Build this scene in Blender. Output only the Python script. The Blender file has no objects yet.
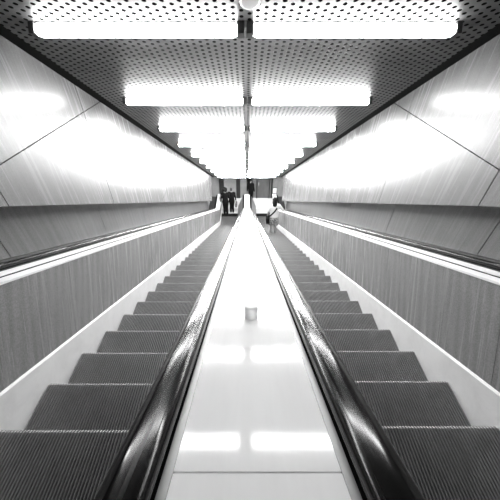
import bpy, bmesh, math, random
from mathutils import Vector, Matrix
random.seed(7)
C = bpy.context.scene.collection
SC = bpy.context.scene
PI = math.pi

# ------------------------------------------------------------------ geometry of the place
CAM_Z = 9.70
TH = math.radians(39.8)
A30 = math.radians(30)
CA, SA = math.cos(A30), math.sin(A30)
H = 1.397                      # eye line above the nosing line, square to the slope


def pt(x, d, n):
    """point from slope coordinates: across, down the slope, square to the slope"""
    return Vector((x, d * CA + n * SA, CAM_Z - d * SA + n * CA))


# nosing line: slope, arc, level
D_I = (CAM_Z - H * CA) / SA
R_ARC = 1.6
T_ARC = R_ARC * math.tan(A30 / 2)
S1 = D_I - T_ARC
L_ARC = R_ARC * A30
S2 = S1 + L_ARC
Y_I = D_I * CA - H * SA
Y_FLAT = Y_I + T_ARC


def P(s, off):
    """(y, z) at run s along the nosing line, off above it; and the tangent angle below level"""
    if s <= S1:
        y = s * CA - H * SA + off * SA
        z = CAM_Z - s * SA - H * CA + off * CA
        return y, z, A30
    if s <= S2:
        a = A30 - (s - S1) / R_ARC
        cy, cz = Y_FLAT, R_ARC
        return cy - (R_ARC - off) * math.sin(a), cz - (R_ARC - off) * math.cos(a), a
    return Y_FLAT + (s - S2), off, 0.0


def s_of_y(y):
    lo, hi = -6.0, 30.0
    for _ in range(50):
        m = (lo + hi) / 2
        if P(m, 0)[0] < y: lo = m
        else: hi = m
    return lo


# ------------------------------------------------------------------ object helpers
def tag(o, label=None, cat=None, group=None, kind=None):
    if label: o['label'] = label
    if cat: o['category'] = cat
    if group: o['group'] = group
    if kind: o['kind'] = kind
    return o


def empty(name, loc=(0, 0, 0)):
    o = bpy.data.objects.new(name, None)
    o.location = loc
    o.empty_display_size = .1
    C.objects.link(o)
    return o


def obj(name, bm, mats, parent=None, smooth=False, recalc=True):
    if recalc: bmesh.ops.recalc_face_normals(bm, faces=bm.faces[:])
    me = bpy.data.meshes.new(name)
    bm.to_mesh(me)
    bm.free()
    if not isinstance(mats, (list, tuple)): mats = [mats]
    for m in mats: me.materials.append(m)
    if smooth:
        for p in me.polygons: p.use_smooth = True
    o = bpy.data.objects.new(name, me)
    C.objects.link(o)
    if parent is not None:
        o.parent = parent
        o.matrix_parent_inverse = Matrix.Translation(-Vector(parent.location))
    return o


def struct(name, bm, mats, **k):
    o = obj(name, bm, mats, **k)
    o['kind'] = 'structure'
    return o


def box(bm, lo, hi, mi=0, M=None, bev=0.0):
    vs = []
    for z in (lo[2], hi[2]):
        for x, y in ((lo[0], lo[1]), (hi[0], lo[1]), (hi[0], hi[1]), (lo[0], hi[1])):
            v = Vector((x, y, z))
            vs.append(bm.verts.new(M @ v if M else v))
    fs = []
    for f in ((3, 2, 1, 0), (4, 5, 6, 7), (0, 1, 5, 4), (1, 2, 6, 5), (2, 3, 7, 6), (3, 0, 4, 7)):
        fc = bm.faces.new([vs[i] for i in f])
        fc.material_index = mi
        fs.append(fc)
    if bev:
        es = list({e for f in fs for e in f.edges})
        bmesh.ops.bevel(bm, geom=es, offset=bev, segments=2, affect='EDGES', profile=.6)
    return fs


def sweep(bm, prof, samples, x0=0.0, sx=1, caps=True, mi=0):
    """closed profile [(x, off)] carried along samples of s"""
    rings = []
    for s in samples:
        r = []
        for x, off in prof:
            y, z, a = P(s, off)
            r.append(bm.verts.new((x0 + sx * x, y, z)))
        rings.append(r)
    n = len(prof)
    for a, b in zip(rings, rings[1:]):
        for i in range(n):
            f = bm.faces.new((a[i], a[(i + 1) % n], b[(i + 1) % n], b[i]))
            f.material_index = mi
    if caps:
        bm.faces.new(list(reversed(rings[0]))).material_index = mi
        bm.faces.new(rings[-1]).material_index = mi
    return rings


def s_samples(a, b, step=1.0):
    out = [a]
    s = a
    if a < S1:
        e = min(b, S1)
        n = max(1, int(math.ceil((e - a) / step)))
        out += [a + (e - a) * (i + 1) / n for i in range(n)]
    if b > S1:
        e0, e = max(a, S1), min(b, S2)
        if e > e0:
            out += [e0 + (e - e0) * (i + 1) / 10 for i in range(10)]
    if b > S2:
        out.append(b)
    return out


def prism_x(bm, poly, x0, x1, mi=0):
    """polygon in (y, z), thickened from x0 to x1"""
    a = [bm.verts.new((x0, y, z)) for y, z in poly]
    b = [bm.verts.new((x1, y, z)) for y, z in poly]
    n = len(poly)
    fs = [bm.faces.new(a), bm.faces.new(list(reversed(b)))]
    for i in range(n):
        fs.append(bm.faces.new((a[i], b[i], b[(i + 1) % n], a[(i + 1) % n])))
    for f in fs: f.material_index = mi
    return fs


def clip(poly, a, b, c):
    """keep the part of a convex polygon with a*y + b*z <= c"""
    out = []
    n = len(poly)
    for i in range(n):
        p, q = poly[i], poly[(i + 1) % n]
        fp, fq = a * p[0] + b * p[1] - c, a * q[0] + b * q[1] - c
        if fp <= 0: out.append(p)
        if (fp < 0 < fq) or (fq < 0 < fp):
            t = fp / (fp - fq)
            out.append((p[0] + (q[0] - p[0]) * t, p[1] + (q[1] - p[1]) * t))
    res = []
    for p in out:
        if not res or math.dist(p, res[-1]) > 1e-5: res.append(p)
    if len(res) > 1 and math.dist(res[0], res[-1]) < 1e-5: res.pop()
    return res


# ------------------------------------------------------------------ materials
def mat(name, col=.5, rough=.5, metal=0.0, spec=.5, coat=0.0, emis=0.0):
    m = bpy.data.materials.new(name)
    m.use_nodes = True
    b = m.node_tree.nodes['Principled BSDF']
    b.inputs['Base Color'].default_value = (col, col, col, 1)
    b.inputs['Roughness'].default_value = rough
    b.inputs['Metallic'].default_value = metal
    b.inputs['Specular IOR Level'].default_value = spec
    b.inputs['Coat Weight'].default_value = coat
    b.inputs['Coat Roughness'].default_value = .08
    if emis:
        b.inputs['Emission Color'].default_value = (1, 1, 1, 1)
        b.inputs['Emission Strength'].default_value = emis
    return m, m.node_tree, b


def N(t, kind, **props):
    n = t.nodes.new(kind)
    for k, v in props.items(): setattr(n, k, v)
    return n


def math_node(t, op, a, b=None, c=None):
    n = N(t, 'ShaderNodeMath', operation=op)
    for i, v in enumerate((a, b, c)):
        if v is None: continue
        if isinstance(v, (int, float)): n.inputs[i].default_value = v
        else: t.links.new(v, n.inputs[i])
    return n.outputs[0]


def noise(t, vec, scale, detail=4, rough=.55, dist=0.0):
    n = N(t, 'ShaderNodeTexNoise')
    n.inputs['Scale'].default_value = scale
    n.inputs['Detail'].default_value = detail
    n.inputs['Roughness'].default_value = rough
    n.inputs['Distortion'].default_value = dist
    t.links.new(vec, n.inputs['Vector'])
    return n.outputs['Fac']


def ramp(t, fac, stops):
    r = N(t, 'ShaderNodeValToRGB')
    e = r.color_ramp.elements
    while len(e) < len(stops): e.new(.5)
    for el, (p, c) in zip(e, stops):
        el.position = p
        el.color = (c, c, c, 1)
    t.links.new(fac, r.inputs['Fac'])
    return r.outputs['Color']


def coords(t, scale=(1, 1, 1), rot=(0, 0, 0)):
    tc = N(t, 'ShaderNodeTexCoord')
    mp = N(t, 'ShaderNodeMapping')
    mp.inputs['Scale'].default_value = scale
    mp.inputs['Rotation'].default_value = rot
    t.links.new(tc.outputs['Object'], mp.inputs['Vector'])
    return mp.outputs['Vector']


def bump(t, b, h, strength=.2, dist=.002):
    n = N(t, 'ShaderNodeBump')
    n.inputs['Strength'].default_value = strength
    n.inputs['Distance'].default_value = dist
    t.links.new(h, n.inputs['Height'])
    t.links.new(n.outputs['Normal'], b.inputs['Normal'])


def grain_panel(name, lo, hi, rough, rot=0.0, spec=.5, veins=False, sc=1.0, streak=.55):
    """streaked cladding: long thin grain along local z, plus fine speckle"""
    m, t, b = mat(name, hi, rough, spec=spec)
    v = coords(t, (1, 16 * sc, .55 * sc))
    if rot:
        # turn the grain square to the slope first
        v = coords(t, (1, 1, 1), (rot, 0, 0))
        mp = N(t, 'ShaderNodeMapping')
        mp.inputs['Scale'].default_value = (1, 16 * sc, .55 * sc)
        t.links.new(v, mp.inputs['Vector'])
        v = mp.outputs['Vector']
    a = noise(t, v, 1.6, 5, .65, .3)
    v2 = coords(t, (1, 1, 1))
    sp = noise(t, v2, 110, 3, .7)
    cl = noise(t, v2, 1.1, 3, .5)
    s = math_node(t, 'ADD', math_node(t, 'MULTIPLY', a, streak), math_node(t, 'MULTIPLY', sp, .82 - streak))
    s = math_node(t, 'ADD', s, math_node(t, 'MULTIPLY', cl, .18))
    if veins:
        w = N(t, 'ShaderNodeTexWave', wave_type='RINGS', rings_direction='SPHERICAL')
        w.inputs['Scale'].default_value = 1.2
        w.inputs['Distortion'].default_value = 5
        w.inputs['Detail'].default_value = 3
        mp = N(t, 'ShaderNodeMapping')
        mp.inputs['Scale'].default_value = (1, 3.2, .55)
        t.links.new(v2 if not rot else coords(t, (1, 1, 1), (rot, 0, 0)), mp.inputs['Vector'])
        t.links.new(mp.outputs['Vector'], w.inputs['Vector'])
        s = math_node(t, 'ADD', math_node(t, 'MULTIPLY', s, .92), math_node(t, 'MULTIPLY', w.outputs['Fac'], .08))
    col = ramp(t, s, [(.34, lo), (.66, hi)])
    t.links.new(col, b.inputs['Base Color'])
    r = math_node(t, 'ADD', math_node(t, 'MULTIPLY', a, .05), rough - .025)
    t.links.new(r, b.inputs['Roughness'])
    bump(t, b, s, .03, .001)
    return m


M = {}
M['wall'] = grain_panel('wall_cladding', .13, .24, .27, spec=.4, streak=.45)
M['low_wall'] = grain_panel('low_wall_cladding', .11, .27, .30, spec=.6, streak=.4)
M['joint'] = mat('joint_black', .01, .9, spec=.1)[0]
M['panel'] = grain_panel('balustrade_cladding', .17, .36, .27, rot=A30, veins=True, sc=.8, spec=.7, streak=.22)
M['white'] = mat('white_enamel', .92, .45)[0]
M['skirt'], t, b = mat('skirt_enamel', .72, .3)
v = coords(t, (1, .8, .8), (-A30 * 0, 0, 0))
t.links.new(ramp(t, noise(t, v, 6, 6, .7, .4), [(.3, .78), (.6, .88)]), b.inputs['Base Color'])

M['deck'], t, b = mat('deck_enamel', .9, .1, spec=.3)
v = coords(t, (9, .7, .7))
sm = noise(t, v, 2.2, 4, .6)
t.links.new(ramp(t, sm, [(.3, .88), (.6, .92)]), b.inputs['Base Color'])
t.links.new(math_node(t, 'ADD', math_node(t, 'MULTIPLY', sm, .06), .05), b.inputs['Roughness'])

M['strip'] = mat('guide_steel', .22, .4, metal=.5)[0]

M['rubber'], t, b = mat('handrail_rubber', .008, .2, spec=.22, coat=.0)
v = coords(t, (70, 1.2, 1.2))
st = noise(t, v, 1.6, 2, .5)
st2 = noise(t, coords(t, (28, 3.5, 3.5)), 1.0, 2, .5)
mix = math_node(t, 'ADD', math_node(t, 'MULTIPLY', st, .6), math_node(t, 'MULTIPLY', st2, .4))
t.links.new(ramp(t, mix, [(.3, .07), (.7, .24)]), b.inputs['Roughness'])
t.links.new(ramp(t, mix, [(.35, .004), (.75, .014)]), b.inputs['Base Color'])
bump(t, b, st2, .04, .0015)

M['tread'], t, b = mat('tread_alloy', .1, .42, spec=1.0)
v = coords(t, (1, 1, 1))
gr = noise(t, v, 5, 6, .7)
fine = noise(t, v, 90, 2, .6)
mx = math_node(t, 'ADD', math_node(t, 'MULTIPLY', gr, .65), math_node(t, 'MULTIPLY', fine, .35))
t.links.new(ramp(t, mx, [(.3, .10), (.7, .21)]), b.inputs['Base Color'])
M['groove'] = mat('groove_black', .02, .8, spec=.2)[0]
M['edge'] = mat('cleat_edge', .42, .4, metal=.0)[0]
M['black'] = mat('black_plate', .015, .5)[0]
M['steel'] = mat('comb_steel', .6, .4, metal=.2)[0]
M['nylon'], t, b = mat('white_nylon', .95, .6)
b.inputs['Transmission Weight'].default_value = .65
M['floor'], t, b = mat('floor_stone', .55, .3)
v = coords(t)
t.links.new(ramp(t, noise(t, v, 3, 5, .6), [(.3, .72), (.7, .86)]), b.inputs['Base Color'])
M['back'] = grain_panel('far_wall_cladding', .16, .32, .4)
M['dark_door'] = grain_panel('door_dark', .015, .04, .4, spec=.2)
M['grey_door'] = grain_panel('door_grey', .04, .13, .3)
M['holder'] = mat('lamp_holder_black', .02, .5)[0]
M['detector'] = mat('detector_plastic', .62, .5)[0]
M['strap'] = M['black']

# perforated ceiling sheet: staggered round holes on a triangular lattice, local x across, local y down the slope
M['ceil'], t, b = mat('ceiling_perforated_sheet', .34, .40, metal=.75)
tc = N(t, 'ShaderNodeTexCoord')
sx = N(t, 'ShaderNodeSeparateXYZ')
t.links.new(tc.outputs['Object'], sx.inputs[0])
PX, PY = .114, .066


def lattice(ox, oy):
    fx = math_node(t, 'SUBTRACT', math_node(t, 'FRACT', math_node(t, 'ADD', math_node(t, 'DIVIDE', sx.outputs[0], PX), 100.5 + ox)), .5)
    fy = math_node(t, 'SUBTRACT', math_node(t, 'FRACT', math_node(t, 'ADD', math_node(t, 'DIVIDE', sx.outputs[1], PY), 100.5 + oy)), .5)
    fx = math_node(t, 'MULTIPLY', fx, PX)
    fy = math_node(t, 'MULTIPLY', fy, PY)
    return math_node(t, 'SQRT', math_node(t, 'ADD', math_node(t, 'MULTIPLY', fx, fx), math_node(t, 'MULTIPLY', fy, fy)))


dist_ = math_node(t, 'MINIMUM', lattice(0, 0), lattice(.5, .5))
hole = ramp(t, math_node(t, 'MULTIPLY', dist_, 20), [(.29, 0), (.33, 1)])
sh = noise(t, coords(t, (1, 9, 1)), 1.2, 4, .6)
base = ramp(t, sh, [(.3, .065), (.7, .12)])
mixc = N(t, 'ShaderNodeMix', data_type='RGBA')
t.links.new(hole, mixc.inputs['Factor'])
mixc.inputs['A'].default_value = (.003, .003, .003, 1)
t.links.new(base, mixc.inputs['B'])
t.links.new(mixc.outputs['Result'], b.inputs['Base Color'])
t.links.new(math_node(t, 'MULTIPLY', hole, .2), b.inputs['Specular IOR Level'])
t.links.new(math_node(t, 'MULTIPLY', hole, .35), b.inputs['Metallic'])
bump(t, b, hole, .5, .004)

# people
M['skin'] = mat('skin', .26, .6)[0]
M['hair'] = mat('hair_dark', .007, .7, spec=.15)[0]
M['hair2'] = mat('hair_brown', .025, .6)[0]
M['coat'] = mat('cloth_black', .007, .95, spec=.08)[0]
M['coat2'] = mat('cloth_charcoal', .007, .95, spec=.08)[0]
M['trouser'] = mat('cloth_trouser', .007, .95, spec=.08)[0]
M['shirt'] = mat('cloth_white', .66, .9, spec=.1)[0]
M['shoe'] = mat('shoe_black', .012, .4)[0]
M['bagm'] = mat('bag_black', .006, .8, spec=.1)[0]
M['bagg'] = mat('bag_grey', .12, .6)[0]
M['paper'] = mat('paper_white', .85, .7)[0]
M['pattern'], t, b = mat('cloth_pattern', .4, .85)
t.links.new(ramp(t, noise(t, coords(t), 26, 2, .5), [(.42, .02), (.58, .42)]), b.inputs['Base Color'])

# ------------------------------------------------------------------ setting: walls
Y_END = 14.2
YB = 17.1
LOB_Z = 2.35
N_CEIL = 1.27
X_UP, X_LOW = 1.95, 2.22
N_LIP = -.05


def nline(n):
    # z + y*tan30 <= K   describes everything under the slope line at height n
    p = pt(0, 0, n)
    return SA / CA, 1.0, p.z + p.y * SA / CA


def wall_side(side):
    sg = -1 if side == 'left' else 1
    y0 = (2.03 if sg < 0 else 2.13) - 1.64 * 3
    z0 = 8.765 if sg < 0 else 8.738
    g = .005
    bm = bmesh.new()
    at, bt, ct = nline(N_CEIL + .10)
    al, bl, cl = nline(N_LIP)
    for i in range(-1, 12):
        for j in range(-4, 4):
            ya, yb = y0 + 1.64 * i, y0 + 1.64 * (i + 1)
            za, zb = z0 + 2.4 * j, z0 + 2.4 * (j + 1)
            q = [(ya + g, za + g), (yb - g, za + g), (yb - g, zb - g), (ya + g, zb - g)]
            q = clip(q, at, bt, ct)
            if len(q) < 3: continue
            q = clip(q, -al, -bl, -cl)
            if len(q) < 3: continue
            for piece in (clip(q, 1, 0, Y_END), clip(clip(q, -1, 0, -Y_END), 0, -1, -LOB_Z)):
                if len(piece) >= 3:
                    prism_x(bm, piece, sg * X_UP, sg * (X_UP + .03), 0)
    # dark carrier behind the cladding, whose edge makes the lip
    q = [(-4, -1), (16.5, -1), (16.5, 14), (-4, 14)]
    q = clip(clip(q, at, bt, ct), -al, -bl, -cl)
    for piece in (clip(q, 1, 0, Y_END), clip(clip(q, -1, 0, -Y_END), 0, -1, -LOB_Z)):
        if len(piece) >= 3: prism_x(bm, piece, sg * (X_UP + .031), sg * (X_LOW + .06), 1)
    struct('wall_' + side, bm, [M['wall'], M['joint']])
    # recessed lower band
    bm = bmesh.new()
    al, bl, cl = nline(N_LIP + .02)
    ab, bb, cb = nline(-1.7)
    for i in range(-1, 12):
        ya, yb = y0 + 1.64 * i, y0 + 1.64 * (i + 1)
        q = [(ya + g, 0), (yb - g, 0), (yb - g, 14), (ya + g, 14)]
        q = clip(clip(q, al, bl, cl), -ab, -bb, -cb)
        if len(q) < 3: continue
        q = clip(q, 1, 0, Y_END)
        if len(q) >= 3: prism_x(bm, q, sg * X_LOW, sg * (X_LOW + .03), 0)
    q = [(-4, 0), (Y_END, 0), (Y_END, 14), (-4, 14)]
    q = clip(clip(q, al, bl, cl), -ab, -bb, -cb)
    prism_x(bm, q, sg * (X_LOW + .031), sg * (X_LOW + .06), 1)
    struct('baseboard_' + side, bm, [M['low_wall'], M['joint']])


wall_side('left')
wall_side('right')

# ceiling: built in slope coordinates, then turned to the slope
D_END = (15.27 - N_CEIL * SA) / CA
bm = bmesh.new()
box(bm, (-1.825, -2.6, N_CEIL), (1.825, D_END, N_CEIL + .012), 0)
for sg in (-1, 1):
    xa, xb = sorted((sg * 1.826, sg * (X_UP + .02)))
    box(bm, (xa, -2.6, N_CEIL + .004), (xb, D_END, N_CEIL + .03), 1)
box(bm, (-2.1, -2.6, N_CEIL + .09), (2.1, D_END, N_CEIL + .12), 1)
c = struct('ceiling', bm, [M['ceil'], M['joint']])
c.location = (0, 0, CAM_Z)
c.rotation_euler = (-A30, 0, 0)
# narrow sheet joint down the middle of the ceiling
# lobby
XW = 4.6
bm = bmesh.new()
box(bm, (-XW, 14.92, -.15), (XW, YB + .15, 0))
struct('floor', bm, M['floor'])
bm = bmesh.new()
box(bm, (-XW, 15.3, LOB_Z), (XW, YB + .15, LOB_Z + .1))
for sg in (-1, 1):
    xa, xb = sorted((sg * (X_LOW + .06), sg * XW))
    box(bm, (xa, Y_END, LOB_Z), (xb, 15.3, LOB_Z + .1))
lob = struct('ceiling_lobby', bm, M['white'])
for sg in (-1, 1):  # two unseen glowing panels, added to brighten the dark lobby
    bm = bmesh.new()
    box(bm, (sg * 1.5 - .6, 16.1, LOB_Z - .02), (sg * 1.5 + .6, 16.4, LOB_Z - .001))
    obj('added_fill_panel', bm, mat('lobby_fill_glow', .9, .4, emis=16)[0], lob)
bm = bmesh.new()
box(bm, (-XW, YB, 0), (XW, YB + .12, LOB_Z))
struct('wall_back', bm, M['back'])
bm = bmesh.new()
for sg in (-1, 1):
    xa, xb = sorted((sg * XW, sg * (XW + .1)))
    bm2 = bmesh.new()
    box(bm2, (xa, Y_END, 0), (xb, YB, LOB_Z))
    struct('wall_far_' + ('left' if sg < 0 else 'right'), bm2, M['back'])
    bm2 = bmesh.new()
    xa, xb = sorted((sg * (X_LOW + .06), sg * XW))
    box(bm2, (xa, Y_END - .12, 0), (xb, Y_END, LOB_Z))
    struct('wall_return_' + ('left' if sg < 0 else 'right'), bm2, M['back'])
bm.free()


def back_panel(name, x0, x1, z0, z1, m, d=.04):
    bm = bmesh.new()
    box(bm, (x0, YB - d, z0), (x1, YB - .001, z1), bev=.006)
    return struct(name, bm, m)


back_panel('trim_1', -1.80, -1.49, 0, LOB_Z - .01, M['dark_door'], .10)
back_panel('trim_2', -.70, -.44, 0.0, LOB_Z - .01, M['dark_door'], .06)
back_panel('trim_3', -.02, .36, .55, LOB_Z - .01, M['joint'], .08)
# door on the right: leaf with frame and handle
bm = bmesh.new()
for x0, x1, z0, z1 in ((.60, .66, 0, 2.2), (1.44, 1.50, 0, 2.2), (.66, 1.44, 2.12, 2.2)):
    box(bm, (x0, YB - .09, z0), (x1, YB - .001, z1))
box(bm, (.66, YB - .04, .01), (1.44, YB - .001, 2.12), 1)
dr = struct('door_1', bm, [M['dark_door'], M['grey_door']])
bm = bmesh.new()
box(bm, (.74, YB - .09, .95), (.77, YB - .041, 1.15), bev=.004)
obj('door_handle', bm, M['steel'], dr)
back_panel('trim_4', 1.56, 1.66, 0, LOB_Z - .01, M['dark_door'], .06)

# ------------------------------------------------------------------ lamps
lamp_names = ['nearest', 'second nearest', 'third', 'fourth', 'fifth', 'sixth', 'seventh', 'eighth', 'ninth', 'tenth']
N_L = 1.227
LAMP_D = [2.32, 3.85, 5.25, 6.66, 8.17, 9.65, 11.12, 12.6, 14.07, 15.55]
LAMP_W = [46, 54, 64, 76, 85, 95, 105, 110, 110, 110]
LAMP_M = []
for w_ in sorted(set(LAMP_W)):
    LAMP_M.append((w_, mat('lamp_diffuser', .9, .4, emis=w_)[0]))
LAMP_M = dict(LAMP_M)


def lamp_meshes():
    L = 1.475
    bm = bmesh.new()          # rounded diffuser
    n, R = 12, .052
    rings = []
    for x, f in ((0, .55), (.012, .85), (.03, 1), (L - .03, 1), (L - .012, .85), (L, .55)):
        rings.append([bm.verts.new((x, R * f * math.cos(2 * PI * i / n), R * .8 * f * math.sin(2 * PI * i / n))) for i in range(n)])
    for a, b_ in zip(rings, rings[1:]):
        for i in range(n): bm.faces.new((a[i], a[(i + 1) % n], b_[(i + 1) % n], b_[i]))
    bm.faces.new(list(reversed(rings[0])))
    bm.faces.new(rings[-1])
    bm.normal_update()
    for f in bm.faces:
        if abs(f.normal.x) < .7: f.material_index = 1 if f.calc_center_median().z > .03 else 0
    d = bm
    e = []
    for x0, x1 in ((-.048, .006), (L - .006, L + .035)):
        bm = bmesh.new()
        box(bm, (x0, -.04, -.038), (x1, .04, .042), bev=.006)
        e.append(bm)
    bm = bmesh.new()
    box(bm, (.02, -.02, .030), (L - .02, .02, .042), bev=.004)
    return d, e, bm


protos = None
for k in range(10):
    for sg in (-1, 1):
        D = LAMP_D[k] * 1.018
        base = pt(-.03 if k == 0 else -.01, D, N_L)
        r = empty('fluorescent_lamp')
        side = 'left' if sg < 0 else 'right'
        tag(r, f'glowing fluorescent tube lamp on ceiling, {side} one of the {lamp_names[k]} row', 'lamp', 'ceiling tube lamps')
        Mx = Matrix.Translation(base) @ Matrix.Rotation(-A30, 4, 'X')
        if sg < 0: Mx = Mx @ Matrix.Rotation(PI, 4, 'Z')
        Mx = Mx @ Matrix.Translation((.055, 0, 0))
        r.matrix_world = Mx
        if protos is None:
            d, e, s = lamp_meshes()
            protos = [('diffuser', d, [LAMP_M[LAMP_W[0]], M['white']], True), ('end_cap', e[0], M['holder'], False), ('end_cap', e[1], M['holder'], False), ('backing_tray', s, M['white'], False)]
            pm = []
            for nm, b_, m_, smf in protos:
                o = obj(nm, b_, m_, None, smooth=smf)
                o.parent = r
                pm.append(o)
        else:
            for o in pm:
                c2 = o.copy()
                c2.parent = r
                C.objects.link(c2)
                if o is pm[0]:
                    c2.material_slots[0].link = 'OBJECT'
                    c2.material_slots[0].material = LAMP_M[LAMP_W[k]]

# smoke detector on the ceiling
r = empty('smoke_detector')
r.matrix_world = Matrix.Translation(pt(0, 2.11, N_CEIL)) @ Matrix.Rotation(-A30, 4, 'X')
tag(r, 'pale round smoke detector on the perforated ceiling before the nearest lamps', 'smoke detector')


def disc(rad_z, n=28):
    bm = bmesh.new()
    rings = [[bm.verts.new((r_ * math.cos(2 * PI * i / n), r_ * math.sin(2 * PI * i / n), z)) for i in range(n)] for r_, z in rad_z]
    for a, b_ in zip(rings, rings[1:]):
        for i in range(n): bm.faces.new((a[i], a[(i + 1) % n], b_[(i + 1) % n], b_[i]))
    bm.faces.new(list(reversed(rings[0])))
    bm.faces.new(rings[-1])
    return bm


o = obj('detector_head', disc([(.045, -.026), (.060, -.022), (.066, -.014), (.066, -.006)]), M['detector'], None, smooth=False); o.parent = r
o = obj('mounting_base', disc([(.062, -.006), (.062, 0)]), M['detector'], None); o.parent = r

# ------------------------------------------------------------------ escalators
Y_COMB = 14.86
S_COMB = S2 + (Y_COMB - Y_FLAT)
Y_NEWEL = 15.72                # centre of the rounded ends
S_NEWEL = S2 + (Y_NEWEL - Y_FLAT)
S_TOP = -2.2
XI, XO = .556, 1.558           # step edges


def step_mesh():
    """one step, origin at the middle of its nosing: cleated tread reaching back, cleated riser below"""
    bm = bmesh.new()
    W = .498
    pitch = .0185
    n = int(2 * W / pitch)
    pitch = 2 * W / n
    dep = .011
    prof = []
    for i in range(n):
        x = -W + i * pitch
        prof += [(x, -dep), (x + pitch * .34, -dep), (x + pitch * .46, 0), (x + pitch * .88, 0)]
    prof.append((W, -dep))
    # stations: back of tread, near nosing, nosing bend, riser base
    st = [((-.40, 0), (0, 1)), ((-.018, 0), (0, 1)), ((0.0, -.014), (.8, .6)), ((.004, -.06), (1, 0)), ((-.03, -.235), (1, .0))]
    rings = []
    for (y, z), (ny, nz) in st:
        rings.append([bm.verts.new((x, y + h * ny, z + h * nz)) for x, h in prof])
    for si, (a, b_) in enumerate(zip(rings, rings[1:])):
        for i in range(len(prof) - 1):
            f = bm.faces.new((a[i], b_[i], b_[i + 1], a[i + 1]))
            top = prof[i][1] == 0 and prof[i + 1][1] == 0
            low = prof[i][1] < 0 and prof[i + 1][1] < 0
            f.material_index = 1 if low else (2 if (si == 1 and top) else 0)
    # underside, to give the step a body
    u = [bm.verts.new(p) for p in ((-W, -.40, -.03), (W, -.40, -.03), (W, -.05, -.235), (-W, -.05, -.235))]
    f = bm.faces.new(u); f.material_index = 1
    f = bm.faces.new((rings[0][0], rings[0][-1], u[1], u[0])); f.material_index = 1
    f = bm.faces.new((rings[-1][0], rings[-1][-1], u[2], u[3])); f.material_index = 1
    for e, (ua, ub) in ((0, (u[0], u[3])), (-1, (u[1], u[2]))):
        f = bm.faces.new([rg[e] for rg in rings] + [ub, ua]); f.material_index = 1
    bmesh.ops.recalc_face_normals(bm, faces=bm.faces[:])
    me = bpy.data.meshes.new('step')
    bm.to_mesh(me)
    bm.free()
    for m in (M['tread'], M['groove'], M['edge']): me.materials.append(m)
    return me


STEP = step_mesh()


def handrail_prof(w=.088, h=.046, top=.942):
    pts = []
    hw = w / 2
    for a in range(0, 181, 15):
        c_, s_ = math.cos(math.radians(a)), math.sin(math.radians(a))
        pts.append((hw * (abs(c_) ** .62) * (1 if c_ >= 0 else -1), top - h * .55 + h * .55 * s_ ** .8))
    pts += [(-hw * .98, top - h * .72), (-hw * .78, top - h), (hw * .78, top - h), (hw * .98, top - h * .72)]
    return pts


def handrail(xc, parent, label=None):
    bm = bmesh.new()
    prof = handrail_prof()
    top = .942
    rings = []
    for s in s_samples(S_TOP, S_NEWEL, .5):
        rings.append([Vector((xc + x, *P(s, off)[:2])) for x, off in prof])
    R = .40                    # the rail turns round the newel
    cz = top - R
    for i in range(1, 13):
        a = PI * i / 12 * .95
        ring = []
        for x, off in prof:
            rr = R + (off - top)
            ring.append(Vector((xc + x, Y_NEWEL + rr * math.sin(a), cz + rr * math.cos(a))))
        rings.append(ring)
    vr = [[bm.verts.new(p) for p in r_] for r_ in rings]
    n = len(prof)
    for a, b_ in zip(vr, vr[1:]):
        for i in range(n): bm.faces.new((a[i], a[(i + 1) % n], b_[(i + 1) % n], b_[i]))
    bm.faces.new(list(reversed(vr[0])))
    bm.faces.new(vr[-1])
    return obj('handrail', bm, M['rubber'], parent, smooth=True)


def side_outline(lo, hi, s0, s1, rounded):
    """(y, z) outline between two offsets"""
    ss = s_samples(s0, s1, 2.0)
    up = [P(s, hi)[:2] for s in ss]
    dn = [P(s, lo)[:2] for s in ss]
    mid = []
    if rounded:
        r = (hi - .16) / 2
        for i in range(1, 9):
            a = PI * i / 9
            mid.append((Y_NEWEL + r * math.sin(a), hi - r + r * math.cos(a)))
        mid.append((Y_NEWEL, .16))
        mid.append((Y_NEWEL, lo))
        return up + mid + list(reversed(dn))[1:]
    return up + list(reversed(dn))


def slab(bm, lo, hi, s0, s1, xa, xb):
    sweep(bm, [(xa, lo), (xb, lo), (xb, hi), (xa, hi)], s_samples(s0, s1, 1.5))


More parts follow.
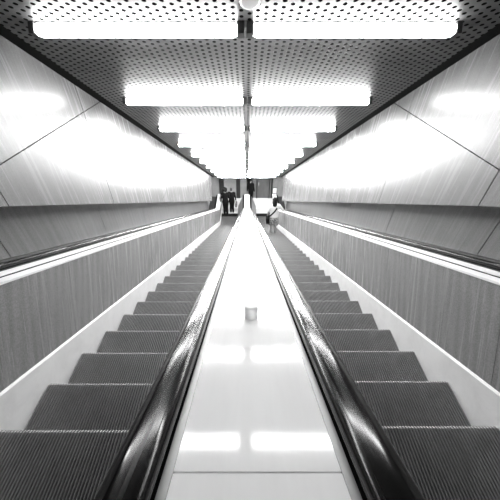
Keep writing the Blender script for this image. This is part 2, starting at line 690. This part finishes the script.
def escalator(sg):
    side = 'left' if sg < 0 else 'right'
    r = empty('escalator', (sg * (XI + XO) / 2, Y_COMB, 0))
    tag(r, f'{side} escalator of dark ribbed metal steps running down beside the {side} wall', 'escalator', 'escalators')
    # steps
    d0 = 2.036 if sg < 0 else 2.068
    y0 = d0 * CA - H * SA
    k = -7
    while True:
        y = y0 + .4 * k
        if y > Y_COMB + .32: break
        z = P(s_of_y(y), 0)[1]
        o = bpy.data.objects.new('step', STEP)
        C.objects.link(o)
        o.parent = r
        o.location = Vector((sg * (XI + XO) / 2, y, z - (0.0 if z > .001 else .004))) - Vector(r.location)
        k += 1
    # comb and landing plate
    bm = bmesh.new()
    x0, x1 = sorted((sg * XI, sg * XO))
    box(bm, (x0, Y_COMB, .004), (x1, Y_COMB + .28, .022))
    n = 60
    for i in range(n):
        x = x0 + (x1 - x0) * (i + .5) / n
        box(bm, (x - .004, Y_COMB - .05, .004), (x + .004, Y_COMB + .01, .014))
    obj('comb_plate', bm, M['joint'], r)
    bm = bmesh.new()
    box(bm, (x0 - .0, Y_COMB + .282, .002), (x1, Y_COMB + .86, .02), bev=.003)
    obj('landing_plate', bm, M['steel'], r)
    # outer side: skirt, cladding in lengths, cap in two strips, handrail
    bm = bmesh.new()
    prof = [(1.560, -.45), (1.592, -.45), (1.592, .199), (1.572, .199), (1.562, .185)]
    sweep(bm, [(sg * x, o_) for x, o_ in prof], s_samples(S_TOP, S_NEWEL, 1.5))
    obj('skirt', bm, M['skirt'], r)
    g = .002
    s = (1.66 if sg < 0 else 1.71) - 1.5 * 3
    while s < S_NEWEL:
        e = min(s + 1.5, S_NEWEL)
        bm = bmesh.new()
        sweep(bm, [(sg * 1.576, .2), (sg * 1.592, .2), (sg * 1.592, .88), (sg * 1.576, .88)], s_samples(max(s + g, S_TOP), e - g, 1.5))
        obj('cladding_panel', bm, M['panel'], r)
        s += 1.5
    bm = bmesh.new()
    slab(bm, .1, .866, S_TOP, S_NEWEL, sg * 1.594, sg * 1.72)
    obj('backing', bm, M['joint'], r)
    for xa, xb, hi in ((1.572, 1.665, .884), (1.695, 1.80, .888)):
        bm = bmesh.new()
        slab(bm, .868, hi, S_TOP, S_NEWEL + .3, sg * xa, sg * xb)
        obj('cap', bm, M['white'], r)
    bm = bmesh.new()
    slab(bm, .862, .8838, S_TOP, S_NEWEL + .3, sg * 1.6655, sg * 1.6945)
    obj('cap_seal', bm, M['joint'], r)
    bm = bmesh.new()
    slab(bm, .80, .872, S_TOP, S_NEWEL, sg * 1.802, sg * 2.215)
    obj('outer_deck', bm, M['black'], r)
    handrail(sg * 1.845, r)
    bm = bmesh.new()                                    # rounded newel end
    prism_x(bm, side_outline(.0, .886, S_NEWEL - .02, S_NEWEL, True), sg * 1.615, sg * 1.86)
    obj('newel', bm, M['white'], r)
    # inner side, under the rail by the white divider
    bm = bmesh.new()
    prof = [(.553, -.45), (.52, -.45), (.50, .19), (.24, .86), (.27, .885), (.553, .19)]
    prof = [(.553, -.45), (.53, -.45), (.53, .17), (.25, .84), (.25, .885), (.272, .885), (.551, .2)]
    sweep(bm, [(sg * x, o_) for x, o_ in prof], s_samples(S_TOP, S_NEWEL, 1.5))
    obj('inner_panel', bm, M['strip'], r)
    handrail(sg * .222, r)
    return r


escalator(-1)
escalator(1)

# ------------------------------------------------------------------ white divider between the two escalators
dv = empty('divider', (0, Y_COMB, 0))
tag(dv, 'glossy white sloping divider deck running down between the two escalators', 'divider')
seams = [S_TOP, .46, 3.43, 6.4, 9.37, 12.34, 15.31, S_NEWEL + .2]
for a, b_ in zip(seams, seams[1:]):
    bm = bmesh.new()
    slab(bm, .86, .897, a + .002, b_ - .002, -.157, .157)
    obj('deck_panel', bm, M['deck'], dv)
for sg in (-1, 1):
    bm = bmesh.new()
    slab(bm, .862, .8975, S_TOP, S_NEWEL + .2, sg * .1575, sg * .176)
    obj('guide_strip', bm, M['strip'], dv)
bm = bmesh.new()
slab(bm, .80, .859, S_TOP, S_NEWEL, -.24, .24)
obj('under_frame', bm, M['joint'], dv)
bm = bmesh.new()
prism_x(bm, side_outline(.0, .86, S_NEWEL - .02, S_NEWEL, True), -.172, .172)
obj('newel', bm, M['white'], dv)
for D in (1.18, 3.34, 5.5, 7.66, 9.82, 11.98):
    y, z, a = P(D, .897)
    bm = disc([(.0275, 0), (.0275, .046), (.026, .050), (.022, .052)], 24)
    Mx = Matrix.Translation((0, y, z)) @ Matrix.Rotation(-a, 4, 'X')
    bmesh.ops.transform(bm, matrix=Mx, verts=bm.verts[:])
    obj('stud', bm, M['nylon'], dv)


# ------------------------------------------------------------------ people
def ball(bm, c_, r_, n=12, m=8):
    rx, ry, rz = r_ if isinstance(r_, (tuple, list)) else (r_, r_, r_)
    Mx = Matrix.Translation(c_) @ Matrix.Diagonal((rx, ry, rz, 1))
    bmesh.ops.create_uvsphere(bm, u_segments=n, v_segments=m, radius=1, matrix=Mx)


def limb(bm, pts, n=12):
    """chain of joints (point, radius) as overlapping tapered tubes"""
    for (a, ra), (b_, rb) in zip(pts, pts[1:]):
        a, b_ = Vector(a), Vector(b_)
        ax = (b_ - a)
        L = ax.length
        if L < 1e-6: continue
        q = ax.to_track_quat('Z', 'Y').to_matrix().to_4x4()
        bmesh.ops.create_cone(bm, cap_ends=True, segments=n, radius1=ra, radius2=rb, depth=L, matrix=Matrix.Translation((a + b_) / 2) @ q)
    for a, ra in pts: ball(bm, Vector(a), ra, n, 8)


def loft(bm, rows, n=16):
    """stack of ellipses (cx, cy, z, rx, ry)"""
    rings = [[bm.verts.new((cx + rx * math.cos(2 * PI * i / n), cy + ry * math.sin(2 * PI * i / n), z)) for i in range(n)] for cx, cy, z, rx, ry in rows]
    for a, b_ in zip(rings, rings[1:]):
        for i in range(n): bm.faces.new((a[i], a[(i + 1) % n], b_[(i + 1) % n], b_[i]))
    bm.faces.new(list(reversed(rings[0])))
    bm.faces.new(rings[-1])


def fused(name, bm, m, parent=None, voxel=.009, smooth=2):
    """close overlapping volumes into one continuous skin"""
    bmesh.ops.recalc_face_normals(bm, faces=bm.faces[:])
    me = bpy.data.meshes.new(name)
    bm.to_mesh(me)
    bm.free()
    o = bpy.data.objects.new(name, me)
    C.objects.link(o)
    md = o.modifiers.new('r', 'REMESH')
    md.mode = 'VOXEL'
    md.voxel_size = voxel
    md2 = o.modifiers.new('s', 'SMOOTH')
    md2.factor = .5
    md2.iterations = smooth
    dg = bpy.context.evaluated_depsgraph_get()
    me2 = bpy.data.meshes.new_from_object(o.evaluated_get(dg))
    o.modifiers.clear()
    o.data = me2
    bpy.data.meshes.remove(me)
    me2.name = name
    me2.materials.clear()
    me2.materials.append(m)
    for p in me2.polygons: p.use_smooth = True
    if parent is not None: o.parent = parent
    return o


def hand(bm, w, dirv, side, curl=.5):
    """palm, four unequal bent fingers and a thumb that leaves the side of the palm"""
    w, d = Vector(w), Vector(dirv).normalized()
    fwd = Vector((0, 1, 0)) if abs(d.y) < .8 else Vector((0, 0, 1))
    lat = d.cross(Vector((side, 0, 0)))
    if lat.length < .1: lat = Vector((0, 1, 0))
    lat.normalize()                                     # across the palm
    nrm = lat.cross(d).normalized()
    if nrm.dot(Vector((-side, 0, 0))) < 0: nrm = -nrm   # palm side
    palm = w + d * .05
    Mx = Matrix.Translation(palm) @ Matrix((lat, d, nrm)).transposed().to_4x4() @ Matrix.Diagonal((.042, .055, .017, 1))
    bmesh.ops.create_uvsphere(bm, u_segments=12, v_segments=8, radius=1, matrix=Mx)
    for i, ln in enumerate((.072, .082, .076, .058)):
        p0 = w + d * .085 + lat * (.030 - .020 * i)
        p1 = p0 + d * ln * .45 + nrm * curl * .012
        p2 = p1 + d * ln * .32 + nrm * curl * .022
        p3 = p2 + d * ln * .20 + nrm * curl * .026
        limb(bm, [(p0, .0095), (p1, .009), (p2, .0085), (p3, .0075)], 8)
    t0 = w + d * .03 + lat * .03
    limb(bm, [(t0, .012), (t0 + lat * .025 + d * .025 + nrm * .008, .0105), (t0 + lat * .032 + d * .05 + nrm * .018, .009)], 8)


def person(name, loc, rz, h, label, arms, top, legs_m, hair, hairm, skirt=False, coat_len=.0, lean=0.0, sleeves='long', turn=0.0, legx=.095, group=None):
    """figure facing +y before rotation; arms = ((elbow, wrist, hand dir) left, right) at 1.75 m scale"""
    k = h / 1.75
    bm = bmesh.new()
    # trunk
    loft(bm, [(0, 0, .80, .13, .10), (0, 0, .90, .165, .115), (0, .005, 1.0, .155, .105), (0, .01, 1.10, .138, .095), (0, .01, 1.22, .155, .108),
              (0, .005, 1.34, .17, .112), (0, 0, 1.42, .155, .09), (0, 0, 1.465, .09, .065)])
    limb(bm, [((0, -.005, 1.43), .062), ((0, .01, 1.56), .054)])
    hc = Vector((0, .02, 1.635))
    R = Matrix.Rotation(turn, 4, 'Z')
    ball(bm, hc, (.074, .092, .112), 16, 12)
    hv = lambda x, y, z: hc + (R @ Vector((x, y, z)))
    ball(bm, hv(0, .035, -.06), (.055, .055, .055))                       # jaw
    limb(bm, [(hv(0, .088, .012), .009), (hv(0, .106, -.022), .013)], 8)   # nose
    ball(bm, hv(0, .083, -.052), (.022, .010, .008))                      # mouth
    for s_ in (-1, 1):
        ball(bm, hv(s_ * .076, -.002, -.005), (.010, .020, .030))          # ear
        ball(bm, hv(s_ * .032, .082, .004), (.013, .009, .008))           # eye
        ball(bm, hv(s_ * .032, .080, .022), (.020, .010, .007))           # brow
    sh, hipj, legpts = {}, {}, {}
    for s_, (el, wr, hd) in zip((-1, 1), arms):
        S = (s_ * .175, 0, 1.405)
        limb(bm, [((s_ * .10, 0, 1.41), .06), (S, .056), (el, .040), (wr, .026)])
        hand(bm, wr, hd, s_)
        sh[s_] = (S, el, wr)
        lx = s_ * legx
        lp = [((s_ * .085, 0, .90), .095), ((lx, .012, .50), .058), ((lx, .01, .46), .055), ((lx, -.015, .32), .053), ((lx, -.01, .09), .037)]
        limb(bm, lp)
        limb(bm, [((lx, -.03, .045), .036), ((lx + s_ * .012, .07, .035), .036), ((lx + s_ * .018, .15, .028), .026)])
        legpts[s_] = lp
    bmesh.ops.scale(bm, vec=(k, k, k), verts=bm.verts[:])
    body = fused(name, bm, M['skin'], None, .0085)
    tag(body, label, 'person', group)
    # clothes, each a close skin over the body
    bm = bmesh.new()
    e = .016
    loft(bm, [(0, 0, .86 - coat_len, .185 + coat_len * .12, .135 + coat_len * .1), (0, 0, .93, .185, .135), (0, .01, 1.08, .160, .12), (0, .01, 1.22, .175, .126),
              (0, .005, 1.34, .19, .13), (0, 0, 1.42, .17, .105), (0, 0, 1.475, .088, .078)])
    for s_ in (-1, 1):
        S, el, wr = (Vector(v_) for v_ in sh[s_])
        if sleeves == 'long':
            limb(bm, [((s_ * .10, 0, 1.40), .075), (S, .073), (el, .056), (el + (wr - el) * .93, .042)])
        else:
            limb(bm, [((s_ * .10, 0, 1.40), .075), (S, .073), (S + (el - S) * .8, .06)])
    bmesh.ops.scale(bm, vec=(k, k, k), verts=bm.verts[:])
    fused('jacket' if sleeves == 'long' else 'shirt', bm, top, body, .010)
    bm = bmesh.new()
    if skirt:
        loft(bm, [(0, 0, .50, .215, .17), (0, 0, .70, .205, .16), (0, 0, .88, .185, .14), (0, .01, 1.02, .165, .12)])
    else:
        loft(bm, [(0, 0, .80, .165, .13), (0, 0, .90, .18, .13), (0, .005, 1.03, .165, .115)])
        for s_ in (-1, 1):
            limb(bm, [(p, r_ + (.016 if p[2] > .4 else .022)) for p, r_ in legpts[s_]])
    bmesh.ops.scale(bm, vec=(k, k, k), verts=bm.verts[:])
    fused('skirt' if skirt else 'trousers', bm, legs_m, body, .010)
    for s_ in (-1, 1):
        bm = bmesh.new()
        lx = s_ * legx
        limb(bm, [((lx, -.035, .046), .043), ((lx + s_ * .012, .07, .042), .043), ((lx + s_ * .018, .16, .034), .033)])
        ball(bm, Vector((lx, -.02, .075)), (.046, .055, .04))
        bmesh.ops.bisect_plane(bm, geom=bm.verts[:] + bm.edges[:] + bm.faces[:], plane_co=(0, 0, 0), plane_no=(0, 0, -1), clear_outer=True)
        bmesh.ops.holes_fill(bm, edges=bm.edges[:])
        bmesh.ops.scale(bm, vec=(k, k, k), verts=bm.verts[:])
        fused('shoe', bm, M['shoe'], body, .009)
    # hair
    bm = bmesh.new()
    if hair == 'short':
        ball(bm, hv(0, -.018, .032), (.086, .092, .098), 16, 12)
        ball(bm, hv(0, -.06, -.02), (.072, .05, .07))
    elif hair == 'bushy':
        ball(bm, hv(0, -.03, .035), (.125, .115, .125), 16, 12)
        for i in range(14):
            a = 2 * PI * i / 14
            ball(bm, hv(.10 * math.cos(a), -.045 + .06 * math.sin(a) - .02, .02 + .07 * math.sin(a * 2.1)), .045)
    elif hair == 'long':
        ball(bm, hv(0, -.02, .03), (.090, .096, .104), 16, 12)
        loft(bm, [(0, -.075, 1.38, .055, .03), (0, -.075, 1.46, .088, .045), (0, -.06, 1.56, .092, .06), (0, -.04, 1.65, .084, .07)])
    bmesh.ops.scale(bm, vec=(k, k, k), verts=bm.verts[:])
    fused('hair', bm, hairm, body, .010)
    body.location = loc
    body.rotation_euler = (0, 0, rz)
    return body


down = (0, 0.1, -1)
arm_rest = lambda s_: ((s_ * .235, -.02, 1.13), (s_ * .245, .06, .89), down)
arm_bent = lambda s_: ((s_ * .235, -.03, 1.14), (s_ * .12, .20, 1.10), (-s_ * .6, .6, .1))

pA = person('person', (-1.28, 14.94, .022), .1, 1.84, 'person in black with bushy dark hair standing at foot of left escalator', (arm_rest(-1), arm_bent(1)), M['coat'], M['trouser'], 'bushy', M['hair'], legx=.075)
pB = person('person', (-.92, 15.27, .02), -.1, 1.68, 'person with short brown hair in dark coat holding a grey bag by left escalator', (arm_bent(-1), arm_rest(1)), M['coat2'], M['trouser'], 'short', M['hair2'], coat_len=.12, legx=.075)
pC = person('person', (.24, 16.5, 0), -.6, 1.68, 'person in dark clothes half hidden behind the far end of the white divider', (arm_rest(-1), arm_rest(1)), M['coat'], M['trouser'], 'short', M['hair'], legx=.08)

# woman on the right escalator
yD0 = 2.068 * CA - H * SA
kD = 24
yD = yD0 + .4 * kD
zD = P(s_of_y(yD), 0)[1]
locD = Vector((1.15, yD - .2, zD))
rail_z = P(s_of_y(yD + .12), .942)
armR = ((.36, .08, 1.14), (.50, .28, 1.03), (.6, .7, -.35))
pD = person('person', locD, 0, 1.83, 'person in white shirt and patterned skirt seen from behind on right escalator', (arm_rest(-1), armR), M['shirt'], M['pattern'], 'long', M['hair'], skirt=True, sleeves='short', legx=.085)


def place(o, root, rz=None):
    """put a thing built in the root person's own frame into the place"""
    o.location = root.location
    o.rotation_euler = root.rotation_euler


# shoulder bag at her left hip with a strap across the back
sb = empty('shoulder_bag')
tag(sb, 'black shoulder bag with a diagonal strap on back of the person in white shirt', 'bag')
bm = bmesh.new()
box(bm, (-.07, -.15, -.15), (.07, .15, .13), bev=.03)
bmesh.ops.transform(bm, matrix=Matrix.Translation((-.262, -.03, .80)), verts=bm.verts[:])
o = obj('bag_body', bm, M['bagm'], None, smooth=True); o.parent = sb
bm = bmesh.new()
box(bm, (-.076, -.152, .02), (-.05, .152, .135), bev=.01)
bmesh.ops.transform(bm, matrix=Matrix.Translation((-.262, -.03, .80)), verts=bm.verts[:])
o = obj('flap', bm, M['bagm'], None); o.parent = sb
bm = bmesh.new()
line = [(-.24, -.05, .92), (-.19, -.125, 1.02), (-.08, -.138, 1.15), (.02, -.142, 1.28), (.09, -.118, 1.40), (.115, -.03, 1.455), (.105, .06, 1.42), (.03, .142, 1.28), (-.09, .140, 1.12), (-.20, .10, .98), (-.25, .0, .91)]
rings = []
for i, p in enumerate(line):
    p = Vector(p)
    q = Vector(line[min(i + 1, len(line) - 1)]) - Vector(line[max(i - 1, 0)])
    out = Vector((p.x * .3, p.y, 0)).normalized()
    w = q.cross(out).normalized() * .032
    rings.append([bm.verts.new(p + w + out * .006), bm.verts.new(p - w + out * .006), bm.verts.new(p - w - out * .002), bm.verts.new(p + w - out * .002)])
for a, b_ in zip(rings, rings[1:]):
    for i in range(4): bm.faces.new((a[i], a[(i + 1) % 4], b_[(i + 1) % 4], b_[i]))
bm.faces.new(rings[0]); bm.faces.new(rings[-1])
o = obj('strap', bm, M['bagm'], None); o.parent = sb
place(sb, pD)

# grey hand bag
hb = empty('handbag')
tag(hb, 'grey handbag hanging from hand of the person in dark coat', 'bag')
bm = bmesh.new()
box(bm, (-.05, -.16, -.26), (.05, .16, 0), bev=.02)
bmesh.ops.transform(bm, matrix=Matrix.Translation((.255, .07, .68)), verts=bm.verts[:])
o = obj('bag_body', bm, M['bagg'], None); o.parent = hb
bm = bmesh.new()
pts = [(.255, -.04 + .22 * i / 8, .68 + .125 * math.sin(PI * i / 8)) for i in range(9)]
limb(bm, [(p, .008) for p in pts], 8)
o = obj('handle', bm, M['bagg'], None); o.parent = hb
place(hb, pB)

# notice board low on the far wall, right of the door
nb = empty('notice_board', (1.82, YB, .3))
tag(nb, 'small bright white board on the far wall beside right newel', 'sign')
bm = bmesh.new()
box(bm, (1.70, YB - .03, .36), (1.94, YB - .001, .74), bev=.004)
obj('board', bm, M['paper'], nb)
bm = bmesh.new()
for lo_, hi_ in (((1.68, YB - .04, .34), (1.70, YB - .001, .76)), ((1.94, YB - .04, .34), (1.96, YB - .001, .76)), ((1.68, YB - .04, .74), (1.96, YB - .001, .76)), ((1.68, YB - .04, .34), (1.96, YB - .001, .36))):
    box(bm, lo_, hi_)
obj('frame', bm, M['dark_door'], nb)

# ------------------------------------------------------------------ camera, world, view
cd = bpy.data.cameras.new('camera')
cam = bpy.data.objects.new('camera', cd)
C.objects.link(cam)
cam.location = (-.02, 0, CAM_Z)
cam.rotation_euler = (PI / 2 - TH, 0, 0)
cd.sensor_width = 36
cd.lens = 289 / 500 * 36
cd.shift_x = 3.3 / 500
cd.clip_start = .05
SC.camera = cam
w = bpy.data.worlds.new('world')
SC.world = w
w.use_nodes = True
w.node_tree.nodes['Background'].inputs[0].default_value = (1, 1, 1, 1)
w.node_tree.nodes['Background'].inputs[1].default_value = .02
vs = SC.view_settings
vs.view_transform = 'Standard'
vs.look = 'None'
vs.gamma = 1
vs.use_curve_mapping = False
vs.exposure = 0.0
